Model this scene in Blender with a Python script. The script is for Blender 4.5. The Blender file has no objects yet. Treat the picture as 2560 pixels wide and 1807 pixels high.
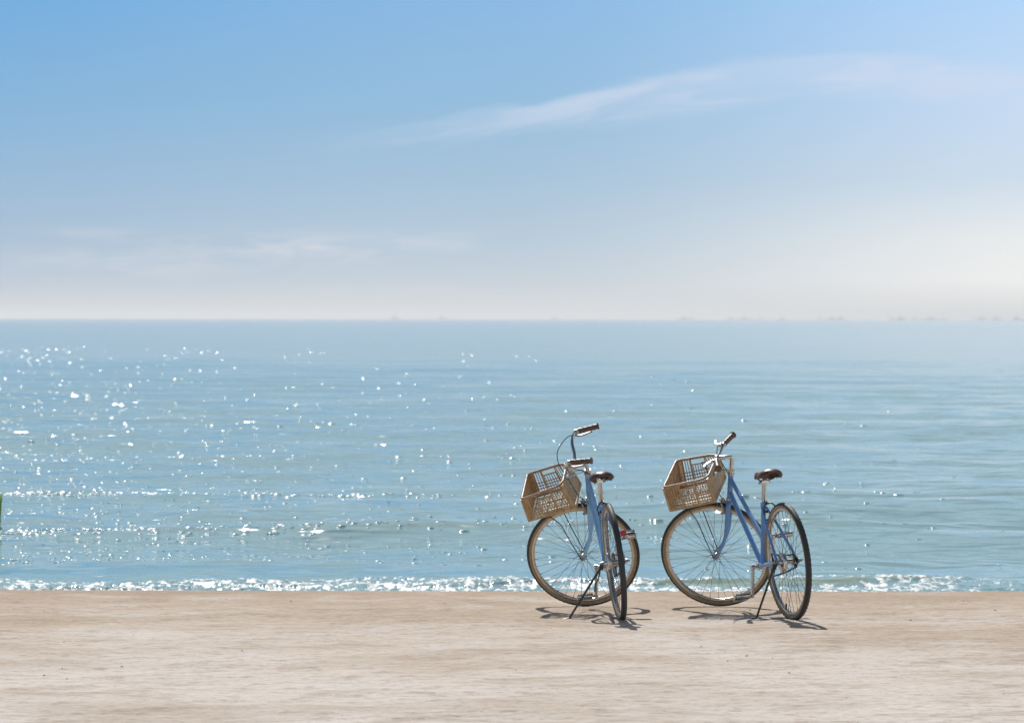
import bpy, math, random
import numpy as np
from mathutils import Matrix, Vector

C = bpy.context.scene.collection
SC = bpy.context.scene
R_ = math.radians
rng = np.random.default_rng(7)

# ------------------------------------------------------------------ camera
FPX, CAM_H = 9725.5, 1.725
cam = bpy.data.cameras.new('camera')
cam.sensor_width = 36.0
cam.lens = FPX / 2560 * 36.0
cam.clip_start, cam.clip_end = 0.5, 60000
cam.dof.use_dof = True
cam.dof.focus_distance = 22.3
cam.dof.aperture_fstop = 7.0
co = bpy.data.objects.new('camera', cam)
C.objects.link(co)
pitch = math.atan(107.5 / FPX)
co.matrix_world = (Matrix.Translation((0, 0, CAM_H)) @ Matrix.Rotation(R_(90) - pitch, 4, 'X')
                   @ Matrix.Rotation(math.atan(4 / 2560), 4, 'Z'))
SC.camera = co
SC.view_settings.view_transform = 'Standard'
SC.view_settings.look = 'None'
SC.view_settings.exposure = 0
SC.view_settings.gamma = 1
SC.cycles.use_denoising = True
SC.cycles.max_bounces = 6
SC.cycles.sample_clamp_indirect = 6
SC.cycles.volume_bounces = 0

SUN_AZ, SUN_EL = -10.0, 46.0


def srgb(r, g, b):
    f = lambda c: (c / 255 / 12.92) if c / 255 <= 0.04045 else ((c / 255 + 0.055) / 1.055) ** 2.4
    return (f(r), f(g), f(b), 1.0)


class NT:
    """small helper for node trees"""
    def __init__(self, tree):
        self.t = tree
        for n in list(tree.nodes):
            tree.nodes.remove(n)

    def n(self, kind, **kw):
        nd = self.t.nodes.new(kind)
        for k, v in kw.items():
            if k.startswith('i_'):
                nd.inputs[k[2:].replace('_', ' ')].default_value = v
            else:
                setattr(nd, k, v)
        return nd

    def l(self, a, b):
        self.t.links.new(a, b)

    def m(self, op, a, b=None, c=None, clamp=False):
        nd = self.t.nodes.new('ShaderNodeMath')
        nd.operation = op
        nd.use_clamp = clamp
        for i, v in enumerate((a, b, c)):
            if v is None:
                continue
            if isinstance(v, (int, float)):
                nd.inputs[i].default_value = v
            else:
                self.l(v, nd.inputs[i])
        return nd.outputs[0]

    def ramp(self, fac, stops, interp='LINEAR'):
        nd = self.t.nodes.new('ShaderNodeValToRGB')
        cr = nd.color_ramp
        cr.interpolation = interp
        while len(cr.elements) < len(stops):
            cr.elements.new(0.5)
        for e, (p, col) in zip(cr.elements, stops):
            e.position = p
            e.color = col if len(col) == 4 else (*col, 1)
        self.l(fac, nd.inputs[0])
        return nd.outputs[0]

    def mix(self, fac, a, b, mode='MIX'):
        nd = self.t.nodes.new('ShaderNodeMix')
        nd.data_type = 'RGBA'
        nd.blend_type = mode
        for sock, v in ((nd.inputs[0], fac), (nd.inputs[6], a), (nd.inputs[7], b)):
            if isinstance(v, (int, float)):
                sock.default_value = v
            elif isinstance(v, tuple):
                sock.default_value = v
            else:
                self.l(v, sock)
        return nd.outputs[2]

    def sstep(self, x, a, b):
        nd = self.t.nodes.new('ShaderNodeMapRange')
        nd.interpolation_type = 'SMOOTHSTEP'
        self.l(x, nd.inputs[0])
        nd.inputs[1].default_value = a
        nd.inputs[2].default_value = b
        return nd.outputs[0]


# ------------------------------------------------------------------ world: clear sky above, humid hazy band over the sea, paled out of view to brighten the water
W = bpy.data.worlds.new('World')
SC.world = W
W.use_nodes = True
N = NT(W.node_tree)
tc = N.n('ShaderNodeTexCoord')
sep = N.n('ShaderNodeSeparateXYZ')
N.l(tc.outputs['Generated'], sep.inputs[0])
el = N.m('MULTIPLY', N.m('ARCSINE', sep.outputs[2]), 180 / math.pi)          # degrees above the horizon
az = N.m('MULTIPLY', N.m('ARCTAN2', sep.outputs[0], sep.outputs[1]), 180 / math.pi)
sky = N.n('ShaderNodeTexSky', sky_type='NISHITA', sun_disc=False)
sky.sun_elevation = R_(SUN_EL)
sky.sun_rotation = R_(SUN_AZ)
sky.altitude = 0
sky.air_density = 1.0
sky.dust_density = 1.5
bgA = N.n('ShaderNodeBackground', i_Strength=0.06)
N.l(sky.outputs[0], bgA.inputs[0])
e1 = N.m('DIVIDE', el, 12.0, clamp=True)  # upper stops, out of frame, are paled to lighten the sea's reflection
hz = lambda y: max(0.0, (796 - y) / FPX * 180 / math.pi) / 12.0
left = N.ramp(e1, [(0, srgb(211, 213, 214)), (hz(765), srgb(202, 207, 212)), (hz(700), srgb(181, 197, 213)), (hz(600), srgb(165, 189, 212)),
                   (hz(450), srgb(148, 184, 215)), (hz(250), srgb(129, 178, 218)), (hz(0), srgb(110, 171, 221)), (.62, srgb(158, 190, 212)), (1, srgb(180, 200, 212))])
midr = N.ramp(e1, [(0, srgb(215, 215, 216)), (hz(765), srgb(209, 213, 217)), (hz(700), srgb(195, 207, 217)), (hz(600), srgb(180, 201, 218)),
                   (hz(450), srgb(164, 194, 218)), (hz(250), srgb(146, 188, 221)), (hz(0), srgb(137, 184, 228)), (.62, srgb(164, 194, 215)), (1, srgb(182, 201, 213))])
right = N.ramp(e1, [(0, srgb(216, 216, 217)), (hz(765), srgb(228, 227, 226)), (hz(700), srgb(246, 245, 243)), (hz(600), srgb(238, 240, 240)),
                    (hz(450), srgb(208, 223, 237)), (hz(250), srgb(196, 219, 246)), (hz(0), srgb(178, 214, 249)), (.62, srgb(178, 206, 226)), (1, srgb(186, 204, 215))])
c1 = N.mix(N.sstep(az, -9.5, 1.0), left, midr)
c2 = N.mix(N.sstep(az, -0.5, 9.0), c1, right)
# thin cirrus: a long streak rising to the right, and faint patches low on the left
cv = N.n('ShaderNodeCombineXYZ')
N.l(N.m('MULTIPLY', az, 0.16), cv.inputs[0])
N.l(N.m('ADD', N.m('MULTIPLY', el, 1.0), N.m('MULTIPLY', az, -0.16)), cv.inputs[1])
nz = N.n('ShaderNodeTexNoise', i_Scale=2.6, i_Detail=7.0, i_Roughness=0.6, i_Distortion=0.7)
N.l(cv.outputs[0], nz.inputs['Vector'])
cv2 = N.n('ShaderNodeCombineXYZ')
N.l(N.m('MULTIPLY', az, 0.9), cv2.inputs[0])
N.l(N.m('MULTIPLY', el, 5.0), cv2.inputs[1])
nz2 = N.n('ShaderNodeTexNoise', i_Scale=1.0, i_Detail=6.0, i_Roughness=0.6, i_Distortion=0.3)
N.l(cv2.outputs[0], nz2.inputs['Vector'])
# centre line of the streak: elevation as a function of azimuth
cl = N.n('ShaderNodeFloatCurve')
deg = lambda x: (x - 1280) / FPX * 180 / math.pi
ed = lambda y: (796 - y) / FPX * 180 / math.pi
pts = [(850, 345), (1100, 308), (1400, 245), (1700, 190), (2000, 155), (2200, 148), (2400, 172), (2700, 205)]
cm = cl.mapping
cp = cm.curves[0].points
px = [((deg(x) + 15) / 30, ed(y) / 8) for x, y in pts]
cp[0].location = (0.0, px[0][1] - 0.1)
cp[1].location = (1.0, px[-1][1])
for q in px:
    cp.new(*q)
cm.update()
N.l(N.m('DIVIDE', N.m('ADD', az, 15), 30), cl.inputs['Value'])
line = N.m('MULTIPLY', cl.outputs[0], 8.0)
dv = N.m('ADD', N.m('SUBTRACT', el, line), N.m('MULTIPLY', N.m('SUBTRACT', nz.outputs['Fac'], 0.5), 0.55))
dv = N.m('MULTIPLY', dv, N.m('ADD', 1.0, N.m('MULTIPLY', N.sstep(az, 2.5, -2.0), 1.3)))
up = N.m('SUBTRACT', 1.0, N.sstep(dv, -0.05, 0.16))
dn = N.sstep(dv, -0.78, -0.22)
band = N.m('MULTIPLY', N.m('MULTIPLY', up, dn), N.m('MULTIPLY', N.sstep(az, -3.8, 1.6), 0.66))
band = N.m('MULTIPLY', band, N.m('SUBTRACT', 1.0, N.m('MULTIPLY', N.sstep(az, 5.0, 9.5), 0.30)))
band = N.m('MULTIPLY', band, N.m('ADD', 0.50, N.m('MULTIPLY', N.sstep(nz.outputs['Fac'], 0.40, 0.62), 0.50)))
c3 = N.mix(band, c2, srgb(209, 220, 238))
low = None
for (x_, y_, sx_, sy_, k_) in ((790, 622, 1.25, .20, 1.0), (1120, 605, .9, .13, .55), (330, 660, 1.7, .24, .6), (1010, 725, 1.3, .07, .6), (230, 585, .8, .08, .35), (1450, 752, 1.6, .06, .4), (480, 605, .5, .07, .45)):
    qx = N.m('DIVIDE', N.m('SUBTRACT', az, deg(x_)), sx_)
    qy = N.m('DIVIDE', N.m('SUBTRACT', el, ed(y_)), sy_)
    gq = N.m('MULTIPLY', N.m('EXPONENT', N.m('MULTIPLY', N.m('ADD', N.m('MULTIPLY', qx, qx), N.m('MULTIPLY', qy, qy)), -1.0)), k_)
    low = gq if low is None else N.m('ADD', low, gq)
low = N.m('MULTIPLY', low, N.m('MULTIPLY', N.sstep(nz2.outputs['Fac'], 0.36, 0.62), 0.85), clamp=True)
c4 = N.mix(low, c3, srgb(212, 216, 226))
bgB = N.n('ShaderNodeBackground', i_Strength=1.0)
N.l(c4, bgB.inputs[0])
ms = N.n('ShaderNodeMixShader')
N.l(N.sstep(el, 12.0, 28.0), ms.inputs[0])  # pale band carried high above the frame to brighten the sea
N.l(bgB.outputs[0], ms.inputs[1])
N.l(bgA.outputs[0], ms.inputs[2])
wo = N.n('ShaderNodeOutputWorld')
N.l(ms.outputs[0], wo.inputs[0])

# ------------------------------------------------------------------ sun, ahead of the camera and a little to the left
sun = bpy.data.lights.new('sun', 'SUN')
sun.energy = 4.2
sun.angle = R_(0.53)
sun.color = (1.0, 0.955, 0.89)
so = bpy.data.objects.new('sun', sun)
C.objects.link(so)
sd = Vector((math.sin(R_(SUN_AZ)) * math.cos(R_(SUN_EL)), math.cos(R_(SUN_AZ)) * math.cos(R_(SUN_EL)), math.sin(R_(SUN_EL))))
so.rotation_euler = sd.to_track_quat('Z', 'Y').to_euler()
so.location = sd * 60


# ------------------------------------------------------------------ noise for geometry
def vnoise(x, y, seed=0):
    xi, yi = np.floor(x).astype(np.int64), np.floor(y).astype(np.int64)
    fx, fy = x - xi, y - yi
    fx, fy = fx * fx * fx * (fx * (fx * 6 - 15) + 10), fy * fy * fy * (fy * (fy * 6 - 15) + 10)

    def h(a, b):
        v = (a * 374761393 + b * 668265263 + seed * 974634777) & 0xFFFFFFFF
        v = ((v ^ (v >> 13)) * 1274126177) & 0xFFFFFFFF
        return ((v ^ (v >> 16)) & 0xFFFFFF) / 0xFFFFFF
    return ((h(xi, yi) * (1 - fx) + h(xi + 1, yi) * fx) * (1 - fy) + (h(xi, yi + 1) * (1 - fx) + h(xi + 1, yi + 1) * fx) * fy) * 2 - 1


def smooth(a, b, x):
    t = np.clip((x - a) / (b - a), 0, 1)
    return t * t * (3 - 2 * t)


def grid_obj(name, X, Y, Z, mat, attrs=None):
    r, c = X.shape
    me = bpy.data.meshes.new(name)
    co_ = np.stack([X, Y, Z], -1).reshape(-1, 3).astype(np.float32)
    idx = np.arange(r * c).reshape(r, c)
    f = np.stack([idx[:-1, :-1], idx[:-1, 1:], idx[1:, 1:], idx[1:, :-1]], -1).reshape(-1, 4)
    me.vertices.add(len(co_))
    me.vertices.foreach_set('co', co_.ravel())
    me.loops.add(f.size)
    me.loops.foreach_set('vertex_index', f.ravel().astype(np.int32))
    me.polygons.add(len(f))
    me.polygons.foreach_set('loop_start', np.arange(0, f.size, 4, dtype=np.int32))
    me.polygons.foreach_set('use_smooth', np.ones(len(f), dtype=bool))
    me.update(calc_edges=True)
    me.validate()
    for k, v in (attrs or {}).items():
        a = me.attributes.new(k, 'FLOAT', 'POINT')
        a.data.foreach_set('value', v.ravel().astype(np.float32))
    me.materials.append(mat)
    o = bpy.data.objects.new(name, me)
    C.objects.link(o)
    return o


def material(name):
    m = bpy.data.materials.new(name)
    m.use_nodes = True
    t = NT(m.node_tree)
    b = t.n('ShaderNodeBsdfPrincipled')
    o = t.n('ShaderNodeOutputMaterial')
    t.l(b.outputs[0], o.inputs[0])
    return m, t, b, o


# ------------------------------------------------------------------ beach
SEA_Z, CREST = -0.35, 24.62
ms_, T, B, O = material('sand')
g = T.n('ShaderNodeNewGeometry')
mp = T.n('ShaderNodeMapping')
T.l(g.outputs['Position'], mp.inputs[0])
mp.inputs['Scale'].default_value = (0.75, 1.0, 1.0)
na = T.n('ShaderNodeTexNoise', i_Scale=0.55, i_Detail=5.0, i_Roughness=0.55)
nb = T.n('ShaderNodeTexNoise', i_Scale=2.1, i_Detail=8.0, i_Roughness=0.66, i_Distortion=0.6)
nc = T.n('ShaderNodeTexNoise', i_Scale=9.0, i_Detail=5.0, i_Roughness=0.7)
for q in (na, nb, nc):
    T.l(mp.outputs[0], q.inputs['Vector'])
sp = T.n('ShaderNodeSeparateXYZ')
T.l(g.outputs['Position'], sp.inputs[0])
wet = T.sstep(T.m('ADD', sp.outputs[1], T.m('MULTIPLY', T.m('SUBTRACT', na.outputs['Fac'], 0.5), 14.0)), 16.5, 25.0)
base = T.mix(wet, srgb(208, 199, 190), srgb(183, 164, 143))
base = T.mix(T.m('MULTIPLY', T.sstep(na.outputs['Fac'], 0.46, 0.62), 0.38), base, srgb(171, 154, 136))
col = T.mix(T.m('MULTIPLY', T.sstep(nb.outputs['Fac'], 0.50, 0.66), 0.48), base, srgb(158, 138, 120))
col = T.mix(T.m('MULTIPLY', T.sstep(nb.outputs['Fac'], 0.48, 0.36), 0.50), col, srgb(207, 201, 196))
col = T.mix(T.m('MULTIPLY', T.sstep(nc.outputs['Fac'], 0.52, 0.66), 0.50), col, srgb(145, 128, 113))
nd = T.n('ShaderNodeTexNoise', i_Scale=26.0, i_Detail=4.0, i_Roughness=0.65)
T.l(mp.outputs[0], nd.inputs['Vector'])
col = T.mix(T.m('MULTIPLY', T.sstep(nd.outputs['Fac'], 0.50, 0.68), 0.38), col, srgb(135, 119, 105))
col = T.mix(T.m('MULTIPLY', T.sstep(nd.outputs['Fac'], 0.46, 0.32), 0.38), col, srgb(202, 196, 190))
spk = T.n('ShaderNodeTexNoise', i_Scale=38.0, i_Detail=2.0, i_Roughness=0.5)
T.l(mp.outputs[0], spk.inputs['Vector'])
col = T.mix(T.m('MULTIPLY', T.sstep(spk.outputs['Fac'], 0.70, 0.76), 0.7), col, srgb(110, 92, 78))
lip = T.m('MULTIPLY', T.sstep(sp.outputs[1], CREST - 0.9, CREST), 0.32)
col = T.mix(lip, col, srgb(158, 132, 110))
damp = T.sstep(sp.outputs[2], -0.08, -0.25)
col = T.mix(damp, col, srgb(120, 98, 78))
T.l(col, B.inputs['Base Color'])
B.inputs['Roughness'].default_value = 0.9
B.inputs['Specular IOR Level'].default_value = 0.25
bp = T.n('ShaderNodeBump', i_Strength=0.8, i_Distance=0.03)
T.l(T.m('ADD', nc.outputs['Fac'], T.m('MULTIPLY', nb.outputs['Fac'], 0.8)), bp.inputs['Height'])
T.l(bp.outputs[0], B.inputs['Normal'])

xs = np.concatenate([-np.geomspace(3000, 5, 60)[:-1], np.linspace(-5, 5, 620), np.geomspace(5, 3000, 60)[1:]])
ys = np.concatenate([[-300, -80, -20, 0, 6], np.linspace(9, 13, 30)[:-1], np.linspace(13, 25.4, 640), np.linspace(25.4, 30, 40)[1:], [34, 40, 60]])
X, Y = np.meshgrid(xs, ys)
near = smooth(9, 12, Y) * (1 - smooth(60, 200, np.abs(X)))
Z = 0.010 * vnoise(X * .5, Y * 1.1, 1) + 0.005 * vnoise(X * 1.7, Y * 4.2, 2) + 0.0028 * vnoise(X * 5.2, Y * 12, 3) + 0.0014 * vnoise(X * 14, Y * 26, 4)
flat = 1 - 0.75 * smooth(23.0, 24.4, Y)
Z = Z * near * flat
yc = CREST + 0.05 * vnoise(X * .25, X * 0, 5)
t = np.clip(Y - yc, 0, None)
Z = Z - 0.115 * (np.sqrt(t * t + 0.03 ** 2) - 0.03)
Z = np.maximum(Z, -1.0 - 0.003 * np.clip(Y, 0, 200))
beach = grid_obj('beach', X, Y, Z, ms_)
beach['kind'] = 'structure'

# ------------------------------------------------------------------ sea
mw, T, B, O = material('sea_water')
g = T.n('ShaderNodeNewGeometry')
sp = T.n('ShaderNodeSeparateXYZ')
T.l(g.outputs['Position'], sp.inputs[0])


def mapped(sx, sy, rot=0.0):
    mp_ = T.n('ShaderNodeMapping')
    mp_.inputs['Scale'].default_value = (sx, sy, 1)
    mp_.inputs['Rotation'].default_value = (0, 0, rot)
    T.l(g.outputs['Position'], mp_.inputs[0])
    return mp_.outputs[0]


n1 = T.n('ShaderNodeTexNoise', i_Scale=1.0, i_Detail=3.0, i_Roughness=0.42)
T.l(mapped(2.0, 4.6, 0.06), n1.inputs['Vector'])
n2 = T.n('ShaderNodeTexNoise', i_Scale=1.0, i_Detail=4.0, i_Roughness=0.6)
T.l(mapped(0.13, 0.30, -0.04), n2.inputs['Vector'])
n3 = T.n('ShaderNodeTexNoise', i_Scale=1.0, i_Detail=3.0, i_Roughness=0.5)
T.l(mapped(0.012, 0.02, 0.05), n3.inputs['Vector'])
n4 = T.n('ShaderNodeTexNoise', i_Scale=1.0, i_Detail=2.0, i_Roughness=0.5, i_Distortion=0.4)
T.l(mapped(1.1, 1.7, 0.09), n4.inputs['Vector'])
off = T.sstep(sp.outputs[1], 420.0, 50.0)      # the chop is steepest over the shoals near the shore
h = T.m('ADD', T.m('MULTIPLY', n1.outputs['Fac'], T.m('ADD', 0.008, T.m('MULTIPLY', off, 0.010))), T.m('MULTIPLY', n2.outputs['Fac'], T.m('ADD', 0.20, T.m('MULTIPLY', off, 0.18))))
h = T.m('ADD', h, T.m('MULTIPLY', n4.outputs['Fac'], T.m('ADD', 0.05, T.m('MULTIPLY', off, 0.060))))
bp = T.n('ShaderNodeBump', i_Strength=1.0, i_Distance=1.0)
T.l(h, bp.inputs['Height'])
fa = T.n('ShaderNodeAttribute', attribute_name='foam')
gr = T.n('ShaderNodeAttribute', attribute_name='thin')
water = T.mix(n3.outputs['Fac'], srgb(122, 164, 174), srgb(136, 174, 181))
water = T.mix(gr.outputs['Fac'], water, srgb(128, 148, 122))
f1 = T.n('ShaderNodeTexNoise', i_Scale=1.0, i_Detail=7.0, i_Roughness=0.72)
T.l(mapped(13.0, 8.0, 0.25), f1.inputs['Vector'])
fm = T.sstep(T.m('ADD', fa.outputs['Fac'], T.m('MULTIPLY', T.m('SUBTRACT', f1.outputs['Fac'], 0.5), 4.2)), 0.45, 0.75)
T.l(T.mix(fm, water, (0.74, 0.76, 0.76, 1)), B.inputs['Base Color'])
T.l(T.m('ADD', T.m('MULTIPLY', fm, 0.5), 0.09), B.inputs['Roughness'])
B.inputs['IOR'].default_value = 1.33
T.l(bp.outputs[0], B.inputs['Normal'])

Hs = CAM_H - SEA_Z
# rows follow the distance at which a row still shows; the wave heights are functions of the place alone
s = np.concatenate([np.arange(310, 0.9, -0.5), [0.7, 0.5, 0.4]])
yr = 3890 * Hs / s
yr = np.concatenate([yr, [30000]])
an = np.concatenate([np.tan(np.radians(np.linspace(-70, -9.2, 60)))[:-1], np.tan(np.radians(np.linspace(-9.2, 9.2, 1150))), np.tan(np.radians(np.linspace(9.2, 70, 60)))[1:]])
Yg, A = np.meshgrid(yr, an, indexing='ij')
Xg = A * Yg
dY = np.gradient(yr)[:, None]
dX = np.gradient(an)[None, :] * Yg
Zg = np.zeros_like(Xg)
wr = np.random.default_rng(11)
for i in range(90):
    lam = 0.35 * (9.0 / 0.35) ** (i / 89)
    spread = 0.75 if lam < 2 else 0.32
    th = wr.normal(0, spread)
    kx, ky = 2 * np.pi / lam * math.sin(th), 2 * np.pi / lam * math.cos(th)
    amp = 0.0019 * lam ** 0.9 * (0.55 if lam < 1.2 else 1.0)
    ly = 2 * np.pi / (abs(ky) + 1e-6)
    lx = 2 * np.pi / (abs(kx) + 1e-6)
    w = smooth(2.0, 5.0, ly / dY) * smooth(2.0, 5.0, lx / dX)
    ph = kx * Xg + ky * Yg + wr.uniform(0, 6.28) + 0.8 * vnoise(Xg / (lam * 5), Yg / (lam * 3), i)
    sn = np.sin(ph)
    Zg += w * amp * (sn + 0.25 * np.cos(2 * ph))
# low shoaling swells parallel to the shore
env = smooth(24, 29, Yg)
Zg *= 0.5 + 0.5 * smooth(28, 34, Yg)
thin = np.zeros_like(Zg)
for y0, hgt, wd, sd_ in ((37.0, .105, .62, 1), (45.0, .09, .66, 2), (56, .06, 1.0, 3), (73, .05, 1.3, 4), (41, .03, .5, 5), (33.2, .03, .5, 6)):
    c_ = y0 + .8 * vnoise(Xg * .12, Xg * 0 + sd_, 21 + sd_) + .25 * vnoise(Xg * .6, Xg * 0 + sd_, 31 + sd_)
    d = (Yg - c_) / wd
    e_ = np.clip(.75 + .5 * vnoise(Xg * .22 + sd_ * 7, Xg * 0 + sd_, 41 + sd_), 0.25, 1)
    prof = np.where(d < 0, np.exp(-(d / .75) ** 2), np.exp(-(d / 1.7) ** 2))
    Zg += hgt * e_ * prof
    thin += (.3 if sd_ < 3 else 0) * smooth(.6, .95, e_) * np.exp(-((d + .25) / .35) ** 2)
# the little breaker on the shore
c_ = 30.0 + .35 * vnoise(Xg * .35, Xg * 0, 51) + .10 * vnoise(Xg * 1.7, Xg * 0, 52)
d = Yg - c_
xw = Xg / 30 * 9725 + 1280
e_ = np.clip(.72 + .22 * vnoise(Xg * .9, Xg * 0, 53) - .5 * smooth(2250, 2500, xw), .18, 1)
prof = np.where(d < 0, np.exp(-(d / .30) ** 2), np.exp(-(d / .75) ** 2))
Zg += .062 * e_ * prof
foam = np.where(d < 0, .95, .95 * np.exp(-(np.clip(d - .15, 0, None) / .38) ** 2))
foam *= .62 + .38 * smooth(.2, .6, e_)
curl = smooth(1540, 1640, xw) * (1 - smooth(2330, 2420, xw))
thin += 1.2 * curl * np.exp(-((d + .12) / .12) ** 2) * (0.4 + .6 * (vnoise(Xg * 1.3, Yg * 0, 57) > -.2))
foam -= 1.0 * curl * np.exp(-((d + .10) / .16) ** 2) * smooth(-.5, .3, vnoise(Xg * 1.3, Xg * 0, 57))
lump = np.clip(foam, 0, 1) * smooth(32.2, 31.0, Yg)
Zg += lump * (.020 * np.abs(vnoise(Xg * 9, Yg * 9, 61)) + .014 * np.abs(vnoise(Xg * 21, Yg * 21, 62)))
foam += -.45
foam = np.clip(foam, -1, 1)
foam[Yg > 33.5] = -1
sea = grid_obj('sea', Xg, Yg, Zg + SEA_Z, mw, {'foam': foam, 'thin': np.clip(thin, 0, 1)})
sea['kind'] = 'structure'


def sea_z(x, y):
    i = np.clip(np.searchsorted(yr, y) , 1, len(yr) - 1)
    a_ = x / y
    j = np.clip(np.searchsorted(an, a_), 1, len(an) - 1)
    ty_ = (y - yr[i - 1]) / (yr[i] - yr[i - 1])
    tx_ = (a_ - an[j - 1]) / (an[j] - an[j - 1])
    return ((Zg[i - 1, j - 1] * (1 - tx_) + Zg[i - 1, j] * tx_) * (1 - ty_) + (Zg[i, j - 1] * (1 - tx_) + Zg[i, j] * tx_) * ty_) + SEA_Z


# ------------------------------------------------------------------ short steep wavelets that catch the sun
mv, T, B, O = material('wavelet_water')
B.inputs['Base Color'].default_value = srgb(124, 164, 176)
tcv = T.n('ShaderNodeNewGeometry')
nv = T.n('ShaderNodeTexNoise', i_Scale=0.4)
T.l(tcv.outputs['Position'], nv.inputs['Vector'])
T.l(T.m('ADD', 0.17, T.m('MULTIPLY', nv.outputs['Fac'], 0.08)), B.inputs['Roughness'])
B.inputs['IOR'].default_value = 1.33
wr = np.random.default_rng(5)
spots = []


def drift(y):
    """wavelets thinned to the right, to imitate the glitter fading away from the sun"""
    q = min(wr.exponential(3.9), 20) - 10.0
    return math.tan(R_(q)) * y


for i in range(5200):
    yy = Hs * FPX / (70 + 555 * wr.uniform(0, 1) ** .85)
    spots.append((drift(yy), yy, 1.0))
for i in range(1100):
    yy = Hs * FPX / wr.uniform(150, 400)
    spots.append((drift(yy), yy, .9))
for y0, sd_, cnt in ((37.0, 1, 520), (45.0, 2, 420), (56, 3, 110), (73, 4, 80)):
    for i in range(cnt):
        xx = drift(y0)
        c0_ = y0 + .8 * vnoise(np.array([xx * .12]), np.array([0. + sd_]), 21 + sd_)[0] + .25 * vnoise(np.array([xx * .6]), np.array([0. + sd_]), 31 + sd_)[0]
        spots.append((xx, c0_ - abs(wr.normal(.0, .22)), 1.35))
V_, F_ = [], []
ng, nr = 12, 4
GL = .044
for xx, yy, k_ in spots:
    kk = 1.5 + min(wr.exponential(1.6), 5)
    Ry = GL * (yy / 30) ** .75 * math.exp(min(wr.normal(0, .45), .55)) * k_ / kk
    hh = .125 * Ry
    hw, hl = .5 * Ry, kk * .5 * Ry
    z0 = sea_z(np.array([xx]), np.array([yy]))[0]
    ro = wr.normal(0, .12)
    b_ = len(V_)
    V_.append((xx, yy, z0 + hh))
    for r in range(1, nr + 1):
        q = r / nr
        for k in range(ng):
            a_ = 2 * math.pi * k / ng
            ux, uy = hl * q * math.cos(a_), hw * q * math.sin(a_)
            V_.append((xx + ux * math.cos(ro) - uy * math.sin(ro), yy + ux * math.sin(ro) + uy * math.cos(ro), z0 + hh * (1 - q * q) - (.003 if r == nr else 0)))
    for k in range(ng):
        F_.append((b_, b_ + 1 + k, b_ + 1 + (k + 1) % ng))
    for r in range(nr - 1):
        for k in range(ng):
            a0, a1 = b_ + 1 + r * ng + k, b_ + 1 + r * ng + (k + 1) % ng
            F_.append((a0, a0 + ng, a1 + ng, a1))
me = bpy.data.meshes.new('wavelets')
me.from_pydata(V_, [], F_)
me.polygons.foreach_set('use_smooth', np.ones(len(F_), dtype=bool))
me.materials.append(mv)
wl_ = bpy.data.objects.new('wavelets', me)
C.objects.link(wl_)
wl_['kind'] = 'stuff'
wl_['label'] = 'short steep wavelets glinting in the sun on the sea'
wl_['category'] = 'wavelets'


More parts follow.
